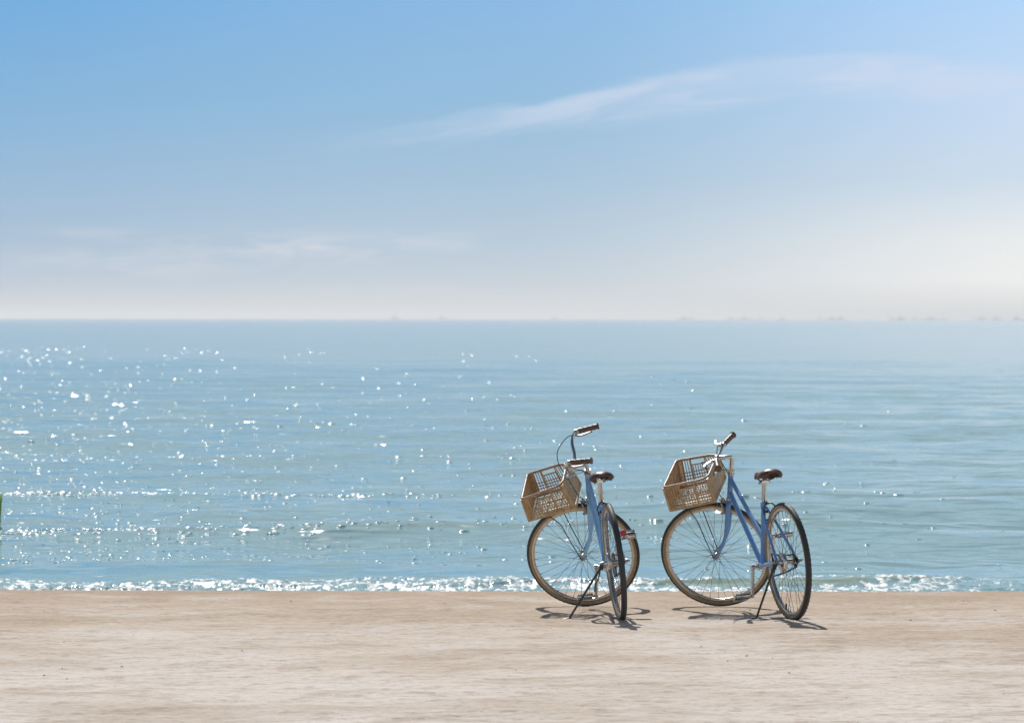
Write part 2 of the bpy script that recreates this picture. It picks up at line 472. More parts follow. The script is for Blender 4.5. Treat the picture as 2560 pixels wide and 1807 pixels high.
# ------------------------------------------------------------------ mesh helpers
class MB:
    def __init__(self):
        self.v, self.f = [], []

    def add(self, v, f):
        b = len(self.v)
        self.v += [tuple(map(float, q)) for q in v]
        self.f += [tuple(i + b for i in q) for q in f]
        return self

    def tube(self, pts, r, n=12, caps=True, closed=False, flat=1.0, flatdir=None):
        P_ = [Vector(p) for p in pts]
        m = len(P_)
        rs = r if isinstance(r, (list, tuple)) else [r] * m
        V, F = [], []
        up = None
        for i, p in enumerate(P_):
            a, c = (P_[(i - 1) % m], P_[(i + 1) % m]) if closed else (P_[max(i - 1, 0)], P_[min(i + 1, m - 1)])
            t_ = (c - a).normalized()
            if up is None:
                ref = Vector(flatdir) if flatdir else (Vector((0, 0, 1)) if abs(t_.z) < .9 else Vector((1, 0, 0)))
                up = (ref - t_ * ref.dot(t_)).normalized()
            else:
                up = (up - t_ * up.dot(t_)).normalized()
            sd2 = t_.cross(up)
            for k in range(n):
                q = 2 * math.pi * k / n
                V.append(p + up * math.cos(q) * rs[i] + sd2 * math.sin(q) * rs[i] * flat)
        for i in range(m if closed else m - 1):
            j = (i + 1) % m
            for k in range(n):
                F.append((i * n + k, i * n + (k + 1) % n, j * n + (k + 1) % n, j * n + k))
        if caps and not closed:
            F.append(tuple(range(n))[::-1])
            F.append(tuple((m - 1) * n + k for k in range(n)))
        return self.add(V, F)

    def lathe(self, prof, n=32, axis='y', centre=(0, 0, 0), closed=False):
        """prof: (offset along axis, radius)"""
        V, F = [], []
        m = len(prof)
        for a_, r in prof:
            for k in range(n):
                q = 2 * math.pi * k / n
                c_, s_ = r * math.cos(q), r * math.sin(q)
                v = {'y': (c_, a_, s_), 'z': (c_, s_, a_), 'x': (a_, c_, s_)}[axis]
                V.append(tuple(v[i] + centre[i] for i in range(3)))
        for i in range(m if closed else m - 1):
            j = (i + 1) % m
            for k in range(n):
                F.append((i * n + k, i * n + (k + 1) % n, j * n + (k + 1) % n, j * n + k))
        if not closed:
            F.append(tuple(range(n)))
            F.append(tuple((m - 1) * n + k for k in range(n))[::-1])
        return self.add(V, F)

    def box(self, c, s, rot=None):
        V = []
        for x in (-.5, .5):
            for y in (-.5, .5):
                for z in (-.5, .5):
                    v = Vector((x * s[0], y * s[1], z * s[2]))
                    if rot:
                        v = rot @ v
                    V.append(v + Vector(c))
        return self.add(V, [(0, 1, 3, 2), (4, 6, 7, 5), (0, 4, 5, 1), (2, 3, 7, 6), (0, 2, 6, 4), (1, 5, 7, 3)])

    def bar(self, a, b, w, h, up=(0, 0, 1)):
        a, b = Vector(a), Vector(b)
        x = (b - a).normalized()
        u = Vector(up)
        y = u.cross(x).normalized()
        z = x.cross(y)
        M_ = Matrix((x, y, z)).transposed()
        return self.box((a + b) / 2, ((b - a).length, w, h), M_)

    def build(self, name, mat, parent=None, mw_=None, smooth_=True):
        me = bpy.data.meshes.new(name)
        me.from_pydata(self.v, [], self.f)
        me.update()
        import bmesh
        bm = bmesh.new()
        bm.from_mesh(me)
        bmesh.ops.recalc_face_normals(bm, faces=bm.faces)
        for e in bm.edges:
            e.smooth = not (len(e.link_faces) == 2 and e.calc_face_angle(0) > 0.7)
        bm.to_mesh(me)
        bm.free()
        for p in me.polygons:
            p.use_smooth = smooth_
        me.materials.append(mat)
        o = bpy.data.objects.new(name, me)
        C.objects.link(o)
        if parent:
            o.parent = parent
        if mw_ is not None:
            o.matrix_local = mw_
        return o


def spline(pts, n=8):
    P_ = [Vector(p) for p in pts]
    P_ = [P_[0] * 2 - P_[1]] + P_ + [P_[-1] * 2 - P_[-2]]
    out = []
    for i in range(1, len(P_) - 2):
        a, b, c, d_ = P_[i - 1:i + 3]
        for k in range(n):
            t_ = k / n
            out.append(.5 * ((2 * b) + (c - a) * t_ + (2 * a - 5 * b + 4 * c - d_) * t_ * t_ + (3 * b - a - 3 * c + d_) * t_ ** 3))
    out.append(P_[-2])
    return out


def simple(name, col, rough=.5, metal=0.0, vary=None, bump=0, scale=60, coat=0.0, spec=.5):
    m, t_, b, o = material(name)
    b.inputs['Base Color'].default_value = col
    b.inputs['Roughness'].default_value = rough
    b.inputs['Metallic'].default_value = metal
    b.inputs['Coat Weight'].default_value = coat
    b.inputs['Specular IOR Level'].default_value = spec
    tcn = t_.n('ShaderNodeTexCoord')
    n_ = t_.n('ShaderNodeTexNoise', i_Scale=float(scale), i_Detail=4.0)
    t_.l(tcn.outputs['Object'], n_.inputs['Vector'])
    if vary:
        t_.l(t_.mix(t_.sstep(n_.outputs['Fac'], .35, .65), col, vary), b.inputs['Base Color'])
    t_.l(t_.m('ADD', t_.m('MULTIPLY', n_.outputs['Fac'], .16), max(0, rough - .08)), b.inputs['Roughness'])
    if bump:
        bb_ = t_.n('ShaderNodeBump', i_Strength=.6, i_Distance=bump)
        t_.l(n_.outputs['Fac'], bb_.inputs['Height'])
        t_.l(bb_.outputs[0], b.inputs['Normal'])
    return m


M_sky = simple('sky_blue_paint', (.30, .57, .88, 1), .36, 0, (.27, .53, .84, 1), scale=14, coat=.3)
M_slate = simple('slate_blue_paint', (.15, .35, .70, 1), .36, 0, (.14, .33, .66, 1), scale=14, coat=.3)
M_chrome = simple('chrome', (.72, .71, .69, 1), .16, 1.0, (.62, .60, .57, 1), scale=90)
M_steel = simple('dull_steel', (.42, .41, .39, 1), .38, 1.0, (.30, .28, .26, 1), scale=120)
M_dark = simple('dark_steel', (.045, .042, .04, 1), .42, .6, (.08, .065, .05, 1), scale=90)
M_alu = simple('aluminium_rim', (.66, .65, .63, 1), .27, 1.0, (.55, .54, .52, 1), scale=60)
M_tyre = simple('black_rubber', (.030, .029, .032, 1), .62, 0, (.045, .043, .044, 1), bump=.001, scale=160)
M_wall = simple('tan_sidewall', (.37, .27, .15, 1), .7, 0, (.30, .22, .12, 1), scale=40)
M_leather = simple('brown_leather', (.085, .034, .022, 1), .36, 0, (.13, .055, .034, 1), bump=.0008, scale=90)
M_grip = simple('brown_grip', (.10, .052, .032, 1), .42, 0, (.16, .09, .055, 1), bump=.0015, scale=70)
M_black = simple('black_plastic', (.015, .015, .017, 1), .4)
M_spoke = simple('spoke_steel', (.13, .13, .14, 1), .4, .8)
M_red = simple('red_plastic', (.45, .02, .03, 1), .25)
M_rattan = simple('rattan', (.60, .41, .21, 1), .5, 0, (.45, .29, .14, 1), bump=.0012, scale=45)
M_rattan2 = simple('rattan_rim', (.50, .35, .24, 1), .45, 0, (.36, .23, .15, 1), bump=.0015, scale=60)

# ------------------------------------------------------------------ bicycles
RW, WB, HA, RAKE = 0.34, 1.0936, R_(68.55), 0.061
U_ = Vector((-math.cos(HA), 0, math.sin(HA)))
NF = Vector((math.sin(HA), 0, math.cos(HA)))
AX = Vector((WB, 0, RW)) - NF * RAKE            # a point on the steering axis
BB = (.425, 0, .29)


def axp(z):
    return AX + U_ * ((z - AX.z) / U_.z)


def mesh_only(o):
    return o.data


def make_wheel(parent, M_, rear, valve_deg, spin):
    """the rim is the wheel itself; tyre, sidewalls, hub, spokes and valve are its sub-parts"""
    rim = MB().lathe([(-.010, .3105), (-.0118, .303), (-.010, .294), (-.005, .2905), (.005, .2905), (.010, .294), (.0118, .303), (.010, .3105), (.0, .306)], n=96, closed=True)
    w = rim.build('wheel', M_alu, parent, M_)
    rc, rt = .3225, .0175
    tread, side_l, side_r = [], [], []
    for k in range(13):
        a_ = R_(-84 + 168 * k / 12)
        tread.append((rt * math.sin(a_) * 1.0, rc + rt * math.cos(a_)))
    inner = [(y * .8, r - .004) for y, r in reversed(tread)]
    tb = MB().lathe(tread + inner, n=96, closed=True)
    for k in range(72):                      # shallow tread blocks along the edge of the tyre
        q = 2 * math.pi * k / 72
        for s_ in (-1, 1):
            rr = rc + rt * math.cos(R_(50))
            tb.box((rr * math.cos(q), s_ * rt * math.sin(R_(50)), rr * math.sin(q)), (.0035, .003, .009), Matrix.Rotation(-q, 3, 'Y'))
    ty = tb.build('tyre', M_tyre, w)
    wl = MB()
    for s_ in (-1, 1):
        pr = []
        for k in range(9):
            a_ = R_(80 + 76 * k / 8)
            pr.append((s_ * rt * math.sin(a_) * .985, rc + rt * math.cos(a_) * .985))
        pr2 = [(y - s_ * .0025, r) for y, r in reversed(pr)]
        wl.lathe(pr + pr2, n=96, closed=True)
    wl.build('sidewall', M_wall, w)
    hub = MB()
    if rear:
        hub.lathe([(-.060, .006), (-.058, .009), (-.036, .010), (-.034, .024), (-.031, .024), (-.029, .015), (.026, .015), (.028, .024), (.031, .024), (.033, .010), (.060, .009), (.062, .006)], n=24)
        hub.lathe([(-.085, .005), (.085, .005)], n=10)
    else:
        hub.lathe([(-.050, .008), (-.036, .010), (-.034, .020), (-.031, .020), (-.028, .011), (.028, .011), (.031, .020), (.034, .020), (.036, .010), (.050, .008)], n=24)
        hub.lathe([(-.064, .0045), (.064, .0045)], n=10)
    hub.build('hub', M_steel, w)
    fr = .022 if rear else .018
    kinds = []
    for s_ in (-1, 1):
        for d_ in (-1, 1):
            a0 = R_(d_ * 62)
            p0 = (fr * math.cos(a0), s_ * .0325, fr * math.sin(a0))
            p1 = (.2915, s_ * .002, 0)
            sb = MB().tube([p0, p1], .0011, n=6)
            sb.tube([(.279, s_ * .004, 0), p1], .0020, n=6)
            kinds.append(sb)
    first = [None] * 4
    for k in range(36):
        kk = k % 4
        Rm = Matrix.Rotation(-(2 * math.pi * k / 36) - spin, 4, 'Y')
        if first[kk] is None:
            first[kk] = kinds[kk].build('spoke', M_spoke, w, Rm)
        else:
            o = first[kk].copy()
            C.objects.link(o)
            o.parent = w
            o.matrix_local = Rm
    q = R_(valve_deg)
    MB().tube([(.292 * math.cos(q), 0, .292 * math.sin(q)), (.262 * math.cos(q), 0, .262 * math.sin(q))], [.004, .0045], n=8).build('valve', M_black, w)
    return w


def make_pedal(parent, c, side, tilt):
    """open steel cage with toothed edges round a barrel on its spindle"""
    p = MB().lathe([(-.042, .0125), (-.038, .014), (.038, .014), (.042, .0125)], n=14, centre=(0, 0, 0))
    p.tube([(0, -side * .040, 0), (0, -side * .072, 0)], .006, n=8)
    M_ = Matrix.Translation(c) @ Matrix.Rotation(tilt, 4, 'Y')
    ped = p.build('pedal', M_dark, parent, M_)
    cg = MB()
    for s_ in (-1, 1):
        cg.box((s_ * .034, 0, 0), (.0025, .088, .020))
        cg.box((0, s_ * .044, 0), (.068, .0022, .016))
        for k in range(7):
            y = -.039 + .013 * k
            for z in (-.012, .012):
                cg.box((s_ * .034, y, z), (.0025, .007, .006))
    cg.build('pedal_cage', M_chrome, ped)
    return ped


def make_bicycle(pose, cfg):
    M_blue = cfg['paint']
    X_, Y_, psi, lean, steer, pit, zz = pose
    t = bpy.data.objects.new('bicycle', None)
    t.empty_display_size = .2
    C.objects.link(t)
    Rr = Matrix.Translation((0, 0, RW)) @ Matrix.Rotation(R_(pit), 4, 'Y') @ Matrix.Translation((0, 0, -RW))
    t.matrix_world = Matrix.Translation((X_, Y_, zz)) @ Matrix.Rotation(math.pi / 2 + R_(psi), 4, 'Z') @ Matrix.Rotation(-R_(lean), 4, 'X') @ Rr
    ST = Matrix.Translation(AX) @ Matrix.Rotation(R_(steer), 4, U_) @ Matrix.Translation(-AX)
    # ---- frame
    hb, ht = axp(.672), axp(.812)
    f = MB()
    f.tube([hb, hb + (ht - hb) * .06, hb + (ht - hb) * .94, ht], [.0185, .0165, .0165, .0185], n=18)
    f.tube([axp(.705), BB], .0148, n=16)
    f.tube([axp(.785), (.378, 0, .455)], .0128, n=16)
    f.tube([BB, (.322, 0, .664)], .0143, n=16)
    f.tube([(.330, 0, .640), (.321, 0, .672)], .0175, n=16)
    f.box((.305, 0, .662), (.022, .018, .016))
    for s_ in (-1, 1):
        f.tube(spline([(.322, s_ * .012, .640), (.22, s_ * .034, .545), (.02, s_ * .062, .352)], 5), [.0078] * 11, n=10)
        f.tube(spline([(.405, s_ * .022, .29), (.30, s_ * .040, .305), (.16, s_ * .052, .322), (.03, s_ * .060, .338)], 4), [.0135] * 4 + [.0125] * 5 + [.010] * 4, n=10)
        f.bar((-.012, s_ * .063, .338), (.045, s_ * .063, .346), .004, .026)
    f.tube([(.245, -.03, .57), (.245, .03, .57)], .006, n=8)
    f.tube([(.352, -.034, .300), (.352, .034, .300)], .006, n=8)
    for sp_ in ((.6, .75),):
        pass
    f.build('frame', M_blue, t)
    MB().lathe([(-.036, .0215), (-.030, .0215), (-.029, .0195), (.029, .0195), (.030, .0215), (.036, .0215)], n=24, centre=BB).build('bottom_bracket', M_chrome, t)
    # ---- headset (bearing cups)
    hs = MB()
    hs.tube([axp(z) for z in (.812, .821, .822, .831, .832, .840)], [.0215, .0215, .0185, .0185, .0205, .0205], n=20)
    hs.build('headset', M_chrome, t)
    MB().tube([axp(.662), axp(.672)], .0215, n=20).build('bearing_cup', M_chrome, t)
    # ---- seat post, saddle
    sx, sz = cfg['clamp']
    sp_ = MB().tube([(.327, 0, .645), (sx, 0, sz)], .0128, n=16)
    sp_.tube([(sx - .002, -.034, sz + .002), (sx - .002, .034, sz + .002)], .0075, n=10)
    sp_.box((sx, 0, sz + .006), (.036, .044, .018))
    sp_.tube([(.340, -.022, .668), (.314, -.022, .662)], .005, n=8)
    sp_.build('seat_post', M_chrome, t)
    pr = [(.12, .050, -.012), (.13, .064, -.004), (.155, .075, .003), (.19, .075, .002), (.225, .064, -.003), (.26, .050, -.008), (.30, .031, -.010), (.345, .023, -.009), (.385, .020, -.007), (.405, .015, -.010), (.412, .006, -.018)]
    sad = MB()
    V, F = [], []
    n_ = 17
    dz = cfg['saddle_dz']
    for (x, hw, z) in pr:
        for k in range(n_):
            u = -1 + 2 * k / (n_ - 1)
            ang = u * R_(82)
            drop = (.032 + .25 * hw) * (1 - math.cos(ang))
            V.append((x + (.012 * u * u if x < .16 else 0), hw * math.sin(ang) / math.sin(R_(82)), .856 + dz + z - drop + (.004 * abs(u) if hw > .06 else 0)))
    m_ = len(pr)
    for i in range(m_ - 1):
        for k in range(n_ - 1):
            F.append((i * n_ + k, i * n_ + k + 1, (i + 1) * n_ + k + 1, (i + 1) * n_ + k))
    b0 = len(V)
    V += [(v[0] * .985 + .004, v[1] * .93, v[2] - .009) for v in V]
    F += [tuple(b0 + q for q in reversed(ff)) for ff in list(F)]
    rim_i = [k for k in range(n_)] + [i * n_ + n_ - 1 for i in range(1, m_)] + [(m_ - 1) * n_ + k for k in range(n_ - 2, -1, -1)] + [i * n_ for i in range(m_ - 2, 0, -1)]
    for a_, b_ in zip(rim_i, rim_i[1:] + rim_i[:1]):
        F.append((a_, b_, b_ + b0, a_ + b0))
    Msad = Matrix.Translation((.28, 0, .82)) @ Matrix.Rotation(cfg.get('saddle_tilt', 0), 4, 'Y') @ Matrix.Translation((-.28, 0, -.82))
    sad.add(V, F)
    so_ = sad.build('saddle', M_leather, t, Msad)
    rl = MB()
    for s_ in (-1, 1):
        rl.tube(spline([(.145, s_ * .048, .826 + dz), (.19, s_ * .030, .806 + dz), (.25, s_ * .021, .797 + dz), (.31, s_ * .021, .799 + dz), (.385, s_ * .006, .835 + dz)], 4), .0042, n=8)
        pts_ = [(.150 + .010 * math.cos(q * .9), s_ * .042 + .013 * math.sin(q * .9), .838 + dz - .0016 * q) for q in range(24)]
        rl.tube(pts_, .0024, n=6)
    rl.bar((.150, -.052, .829 + dz), (.150, .052, .829 + dz), .014, .006)
    rl.build('saddle_rail', M_dark, so_)
    # ---- wheels
    make_wheel(t, Matrix.Translation((0, 0, RW)), True, cfg['valve_rear'], .05)
    make_wheel(t, ST @ Matrix.Translation((WB, 0, RW)), False, cfg['valve_front'], .12)
    # ---- rear drum brake on the left, sprocket on the right
    MB().lathe([(.020, .030), (.022, .054), (.026, .058), (.040, .058), (.046, .052), (.048, .016), (.060, .013)], n=32, centre=(0, 0, RW)).build('drum_brake', M_alu, t)
    for s_ in (-1, 1):
        nt = MB()
        nt.lathe([(.066, .0125), (.073, .0125), (.074, .009), (.082, .009)] if s_ > 0 else [(-.066, .0125), (-.073, .0125), (-.074, .009), (-.088, .006)], n=8, centre=(0, 0, RW))
        nt.build('axle_nut', M_steel, t)
    tr = lambda n, r: [(r + (.003 if k % 2 else -.002)) for k in range(n)]

    def gear(mb, c, r, n, th):
        V, F = [], []
        for s_ in (-.5, .5):
            for k in range(2 * n):
                q = math.pi * k / n
                rr = r + (.0035 if k % 2 else -.0025)
                V.append((c[0] + rr * math.cos(q), c[1] + s_ * th, c[2] + rr * math.sin(q)))
        m2 = 2 * n
        F.append(tuple(range(m2)))
        F.append(tuple(range(m2, 2 * m2))[::-1])
        for k in range(m2):
            F.append((k, (k + 1) % m2, m2 + (k + 1) % m2, m2 + k))
        mb.add(V, F)
    gb = MB()
    gear(gb, (0, -.045, RW), .036, 18, .003)
    gb.lathe([(-.058, .02), (-.047, .028), (-.043, .028), (-.036, .02)], n=20, centre=(0, 0, RW))
    gb.build('sprocket', M_dark, t)
    cr = MB()
    gear(cr, (BB[0], -.045, BB[2]), .068, 34, .003)
    cr.lathe([(-.052, .055), (-.050, .072), (-.049, .072), (-.048, .055)], n=40, centre=(BB[0], 0, BB[2]))
    cr.build('chainring', M_dark, t)
    # chain: links of alternating plates round both gears
    c0, c1_ = Vector((0, -.045, RW)), Vector((BB[0], -.045, BB[2]))
    path = []
    d_ = c1_ - c0
    an_ = math.atan2(d_.z, d_.x)
    for k in range(13):
        q = an_ + math.pi / 2 + math.pi * k / 12
        path.append(c0 + Vector((math.cos(q), 0, math.sin(q))) * .036)
    for k in range(13):
        q = an_ - math.pi / 2 + math.pi * k / 12
        path.append(c1_ + Vector((math.cos(q), 0, math.sin(q))) * .068)
    full = []
    for a_, b_ in zip(path, path[1:] + path[:1]):
        L = (b_ - a_).length
        k_ = max(1, round(L / .0127))
        for k in range(k_):
            p_ = a_.lerp(b_, k / k_)
            if L > .1:
                p_.z -= .006 * math.sin(math.pi * k / k_)
            full.append(p_)
    ch = MB()
    for k, (a_, b_) in enumerate(zip(full, full[1:] + full[:1])):
        ch.bar(a_, b_, .0075 if k % 2 else .005, .0085)
    ch.build('chain', M_dark, t)
    # ---- cranks and pedals
    ang = cfg['crank']
    cd = Vector((math.sin(ang), 0, -math.cos(ang)))
    for s_ in (1, -1):
        y0, y1 = s_ * .062, s_ * .078
        a_ = Vector(BB) + Vector((0, y0, 0))
        b_ = Vector(BB) + cd * (.168 * s_) + Vector((0, y1, 0))
        cm_ = MB().bar(a_, b_, .013, .025, up=(1, 0, 0))
        cm_.lathe([(-.010, .016), (.010, .016)], n=18, centre=a_)
        cm_.lathe([(-.008, .012), (.008, .012)], n=16, centre=b_)
        cm_.tube([(BB[0], s_ * .03, BB[2]), (BB[0], s_ * .066, BB[2])], .009, n=10)
        cm_.build('crank_arm', M_alu, t)
        make_pedal(t, b_ + Vector((0, s_ * .066, 0)), s_, cfg['pedal_tilt'][0 if s_ > 0 else 1])
    # ---- kickstand from the rear axle
    fx, fy, fz = cfg['foot']
    kp = Vector((.028, .074, .322))
    ks = MB()
    ft = Vector((fx, fy, fz + .006))
    ks.tube([kp, kp.lerp(ft, .5), ft], [.0075, .0065, .006], n=10)
    ks.tube([ft, ft + Vector((.004, .036, -.002))], [.006, .005], n=8)
    ks.bar((.0, .071, .345), kp + Vector((0, 0, -.012)), .010, .030, up=(1, 0, 0))
    ks.lathe([(-.010, .013), (.010, .013)], n=14, centre=kp)
    ks.build('kickstand', M_dark, t)
    sg = MB().tube(spline([kp + Vector((.02, .004, -.01)), kp + Vector((.035, .024, -.075)), kp + Vector((.01, .045, -.095)), kp + Vector((.012, .055, -.14))], 4), .004, n=8)
    sg.build('kickstand_spring', M_dark, t)
    # ---- rear brake clamp with its cable, red reflector
    rb = MB()
    rb.tube(spline([(.245, .030, .600), (.225, .036, .640), (.235, .018, .668), (.27, .0, .675), (.30, -.014, .664)], 4), .0042, n=8)
    rb.tube(spline([(.245, -.030, .600), (.225, -.036, .640), (.24, -.016, .666), (.262, .004, .660)], 4), .0042, n=8)
    for s_ in (-1, 1):
        rb.box((.232, s_ * .022, .62), (.034, .010, .014))
    rb.build('rear_brake', M_dark, t)
    if cfg['reflector']:
        MB().lathe([(-.004, .017), (.0, .019), (.004, .017)], n=20, axis='x', centre=(.105, -.082, .492)).build('reflector', M_red, t)
    # ---- fork (turns with the handlebar)
    fk = MB()
    fk.tube([axp(.662), axp(.640)], [.020, .022], n=18)
    for s_ in (-1, 1):
        p1 = axp(.650)
        pts_ = spline([(p1.x, s_ * .012, p1.z), (p1.x + .006, s_ * .040, p1.z - .018), (axp(.55).x + .002, s_ * .046, .55), (axp(.47).x + .004, s_ * .050, .47),
                       (axp(.40).x + .022, s_ * .053, .405), (WB - .004, s_ * .055, RW + .006)], 5)
        m2 = len(pts_)
        fk.tube(pts_, [.0155 - .008 * max(0, (k / (m2 - 1) - .25)) / .75 for k in range(m2)], n=14, flat=.78, flatdir=(1, 0, 0))
        fk.bar((WB - .012, s_ * .0555, RW + .018), (WB + .004, s_ * .0555, RW - .010), .004, .020, up=(1, 0, 0))
    fk.build('fork', M_blue, t, ST)
    for s_ in (-1, 1):
        fn = MB()
        fn.lathe([(s_ * .058, .010), (s_ * .066, .010), (s_ * .067, .006), (s_ * .074, .006)], n=8, centre=(WB, 0, RW))
        fn.build('axle_nut', M_steel, t, ST)
    fb = MB()
    fc = axp(.652) + Vector((.026, 0, 0))
    for s_ in (-1, 1):
        fb.tube(spline([(fc.x + .012, s_ * .010, fc.z + .022), (fc.x + .016, s_ * .038, fc.z + .006), (fc.x + .014, s_ * .040, fc.z - .034), (fc.x + .018, s_ * .030, fc.z - .060)], 5), .0062, n=8)
        fb.box((fc.x + .018, s_ * .022, fc.z - .058), (.046, .012, .014))
    fb.tube([(fc.x - .02, 0, fc.z), (fc.x + .024, 0, fc.z)], .007, n=8)
    fb.tube([(fc.x + .014, .01, fc.z + .020), (fc.x + .014, .045, fc.z + .034)], .006, n=8)
    fb.build('front_brake', M_steel, t, ST)
    # ---- stem and handlebar
    cb = Vector(cfg['bar'][0])
    top = Vector(cfg['stemtop'])
    sb = MB()
    a_ = axp(.835)
    sb.tube([a_, a_.lerp(top, .85), a_.lerp(top, .96) + (cb - top) * .05, top.lerp(cb, .2), top.lerp(cb, .75), cb], [.0118, .0118, .0125, .0125, .0125, .0135], n=16)
    sb.lathe([(-.021, .0185), (-.017, .0205), (.017, .0205), (.021, .0185)], n=20, centre=cb)
    sb.build('stem', M_chrome, t, ST)
    half = [Vector(p) for p in cfg['bar']]
    gs, ge = Vector(cfg['grip'][0]), Vector(cfg['grip'][1])
    mir = lambda v: Vector((v.x, -v.y, v.z))
    line_ = [mir(ge), mir(gs)] + [mir(p) for p in reversed(half[1:])] + half + [gs, ge]
    hbm = MB().tube(spline(line_, 6), .0112, n=14)
    hbm.build('handlebar', M_chrome, t, ST)
    for s_ in (1, -1):
        a_, b_ = (gs, ge) if s_ > 0 else (mir(gs), mir(ge))
        gm = MB()
        ps, rs = [], []
        for k in range(25):
            q = k / 24
            ps.append(a_.lerp(b_, q))
            rr = .0165 + .0011 * math.sin(q * 26) + (.004 if q > .94 else 0) + (.0015 if q < .04 else 0)
            rs.append(rr)
        ps.append(a_.lerp(b_, 1.012))
        rs.append(.014)
        gm.tube(ps, rs, n=18)
        gm.build('grip', M_grip, t, ST)
        # clamp + lever
        dr = (a_ - b_).normalized()
        cpt = a_ + dr * .014
        lv = MB()
        lv.tube([cpt - dr * .008, cpt + dr * .008], .0155, n=14)
        fw = Vector(cfg['lever_dir'])
        fw.y *= s_
        tip = Vector(cfg['lever_tip'])
        tip.y *= s_
        p0 = cpt + fw * .034
        lv.tube([cpt, p0], [.009, .011], n=10)
        lv.tube(spline([p0, p0.lerp(tip, .35) + fw * .014, p0.lerp(tip, .7) + fw * .008, tip], 5), [.006] * 15 + [.0075], n=8, flat=1.5)
        lv.build('brake_lever', cfg['lever_mat'], t, ST)
    for c_ in cfg['cables']:
        MB().tube(spline(c_, 8), .0026, n=8).build('brake_cable', M_black, t, ST)
    # ---- basket on the handlebar
    tf, tb_, bf, bk = [Vector(q) for q in cfg['basket']]
    rimm = MB()
    rr = .0082

    def corner(a_, b_, c_, r=.02):
        return [b_ + (a_ - b_).normalized() * r, b_ + ((a_ - b_).normalized() + (c_ - b_).normalized()) * (r * .3), b_ + (c_ - b_).normalized() * r]
    loop = [tf, tb_, mir(tb_), mir(tf)]
    lp = []
    for k in range(4):
        lp += corner(loop[k - 1], loop[k], loop[(k + 1) % 4], 0.055 if k in (1, 2) else .02)
    bkm = MB()
    # four walls given by corner pairs: (top a, top b, bottom a, bottom b)
    for s_ in (1, -1):
        m2 = (lambda v: v) if s_ > 0 else mir
        A1, A2, B1, B2 = m2(tf), m2(tb_), m2(bf), m2(bk)
        hole0, hole1, hd = .33, .66, .24
        ns = 18
        for k in range(ns):
            q = (k + .5) / ns
            a_, b_ = A1.lerp(A2, q), B1.lerp(B2, q)
            if hole0 < q < hole1:
                a_ = a_.lerp(b_, hd)
            bkm.tube([a_, b_], .0027, n=6)
        bkm.tube([A1.lerp(A2, hole0).lerp(B1.lerp(B2, hole0), hd), A1.lerp(A2, hole1).lerp(B1.lerp(B2, hole1), hd)], .0045, n=8)
        for hq in (hole0, hole1):
            bkm.tube([A1.lerp(A2, hq), A1.lerp(A2, hq).lerp(B1.lerp(B2, hq), 1)], .0036, n=6)
        for hq in (.50, .62, .74, .86):
            bkm.tube([A1.lerp(B1, hq), A2.lerp(B2, hq)], .0034, n=6)
        bkm.tube([B1, B2], .0068, n=8)
        bkm.tube([A1.lerp(B1, .96), A2.lerp(B2, .96)], .005, n=8)
        # corner posts and the split canes that close the wall towards both ends
        bkm.tube([A1, B1], .0085, n=10)
        bkm.tube([A2, B2], .0085, n=10)
        for q in (.05, .12, .95):
            bkm.bar(A1.lerp(A2, q), B1.lerp(B2, q), .0028, .014)
    for (ta, ba, xdir) in ((tf, bf, 1), (tb_, bk, -1)):
        nn = 9
        for k in range(nn):
            q = (k + .5) / nn
            a_, b_ = ta.lerp(mir(ta), q), ba.lerp(mir(ba), q)
            wd_ = (ta.y + ba.y) / nn * .82
            bkm.bar(a_, b_, wd_, .0035, up=(1, 0, 0))
        bkm.tube([ta.lerp(ba, .95), mir(ta).lerp(mir(ba), .95)], .0065, n=8)
        bkm.tube([ta.lerp(ba, .5), mir(ta).lerp(mir(ba), .5)], .0035, n=6)
        bkm.tube([ba, mir(ba)], .0075, n=8)
    nb_ = 12
    for k in range(nb_):
        q = (k + .5) / nb_
        bkm.bar(bf.lerp(mir(bf), q), bk.lerp(mir(bk), q), .008, .003)
    for k in range(7):
        q = (k + .5) / 7
        bkm.bar(bf.lerp(bk, q) + Vector((0, 0, -.004)), mir(bf).lerp(mir(bk), q) + Vector((0, 0, -.004)), .006, .003)
    bo = bkm.build('basket', M_rattan, t, ST)
    rimm.tube(lp, rr, n=12, closed=True)
    for a_, b_ in ((tf, mir(tf)),):
        for q in (.12, .5, .88):
            c_ = a_.lerp(b_, q)
            rimm.tube([c_ - Vector((0, .010, 0)), c_ + Vector((0, .010, 0))], rr * 1.18, n=12)
    rimm.build('basket_rim', M_rattan2, bo)
    br = MB()
    hsx = axp(.838)
    for s_ in (1, -1):
        br.tube([(hsx.x, s_ * .014, hsx.z), (hsx.x + .05, s_ * .020, hsx.z + .006), (tb_.x - .004, s_ * .035, hsx.z + .012)], .0042, n=8)
    br.box((tb_.x - .006, 0, hsx.z + .012), (.006, .085, .020))
    br.build('basket_bracket', M_chrome, t, ST)
    for s_ in (1, -1):
        MB().tube(spline([(WB + .004, s_ * .068, RW + .004), (WB + .012, s_ * .080, .50), (WB + .020, s_ * .085, .62), (bf.x - .06, s_ * .085, bf.z)], 5), .0032, n=8).build('basket_stay', M_dark, t, ST)
    return t


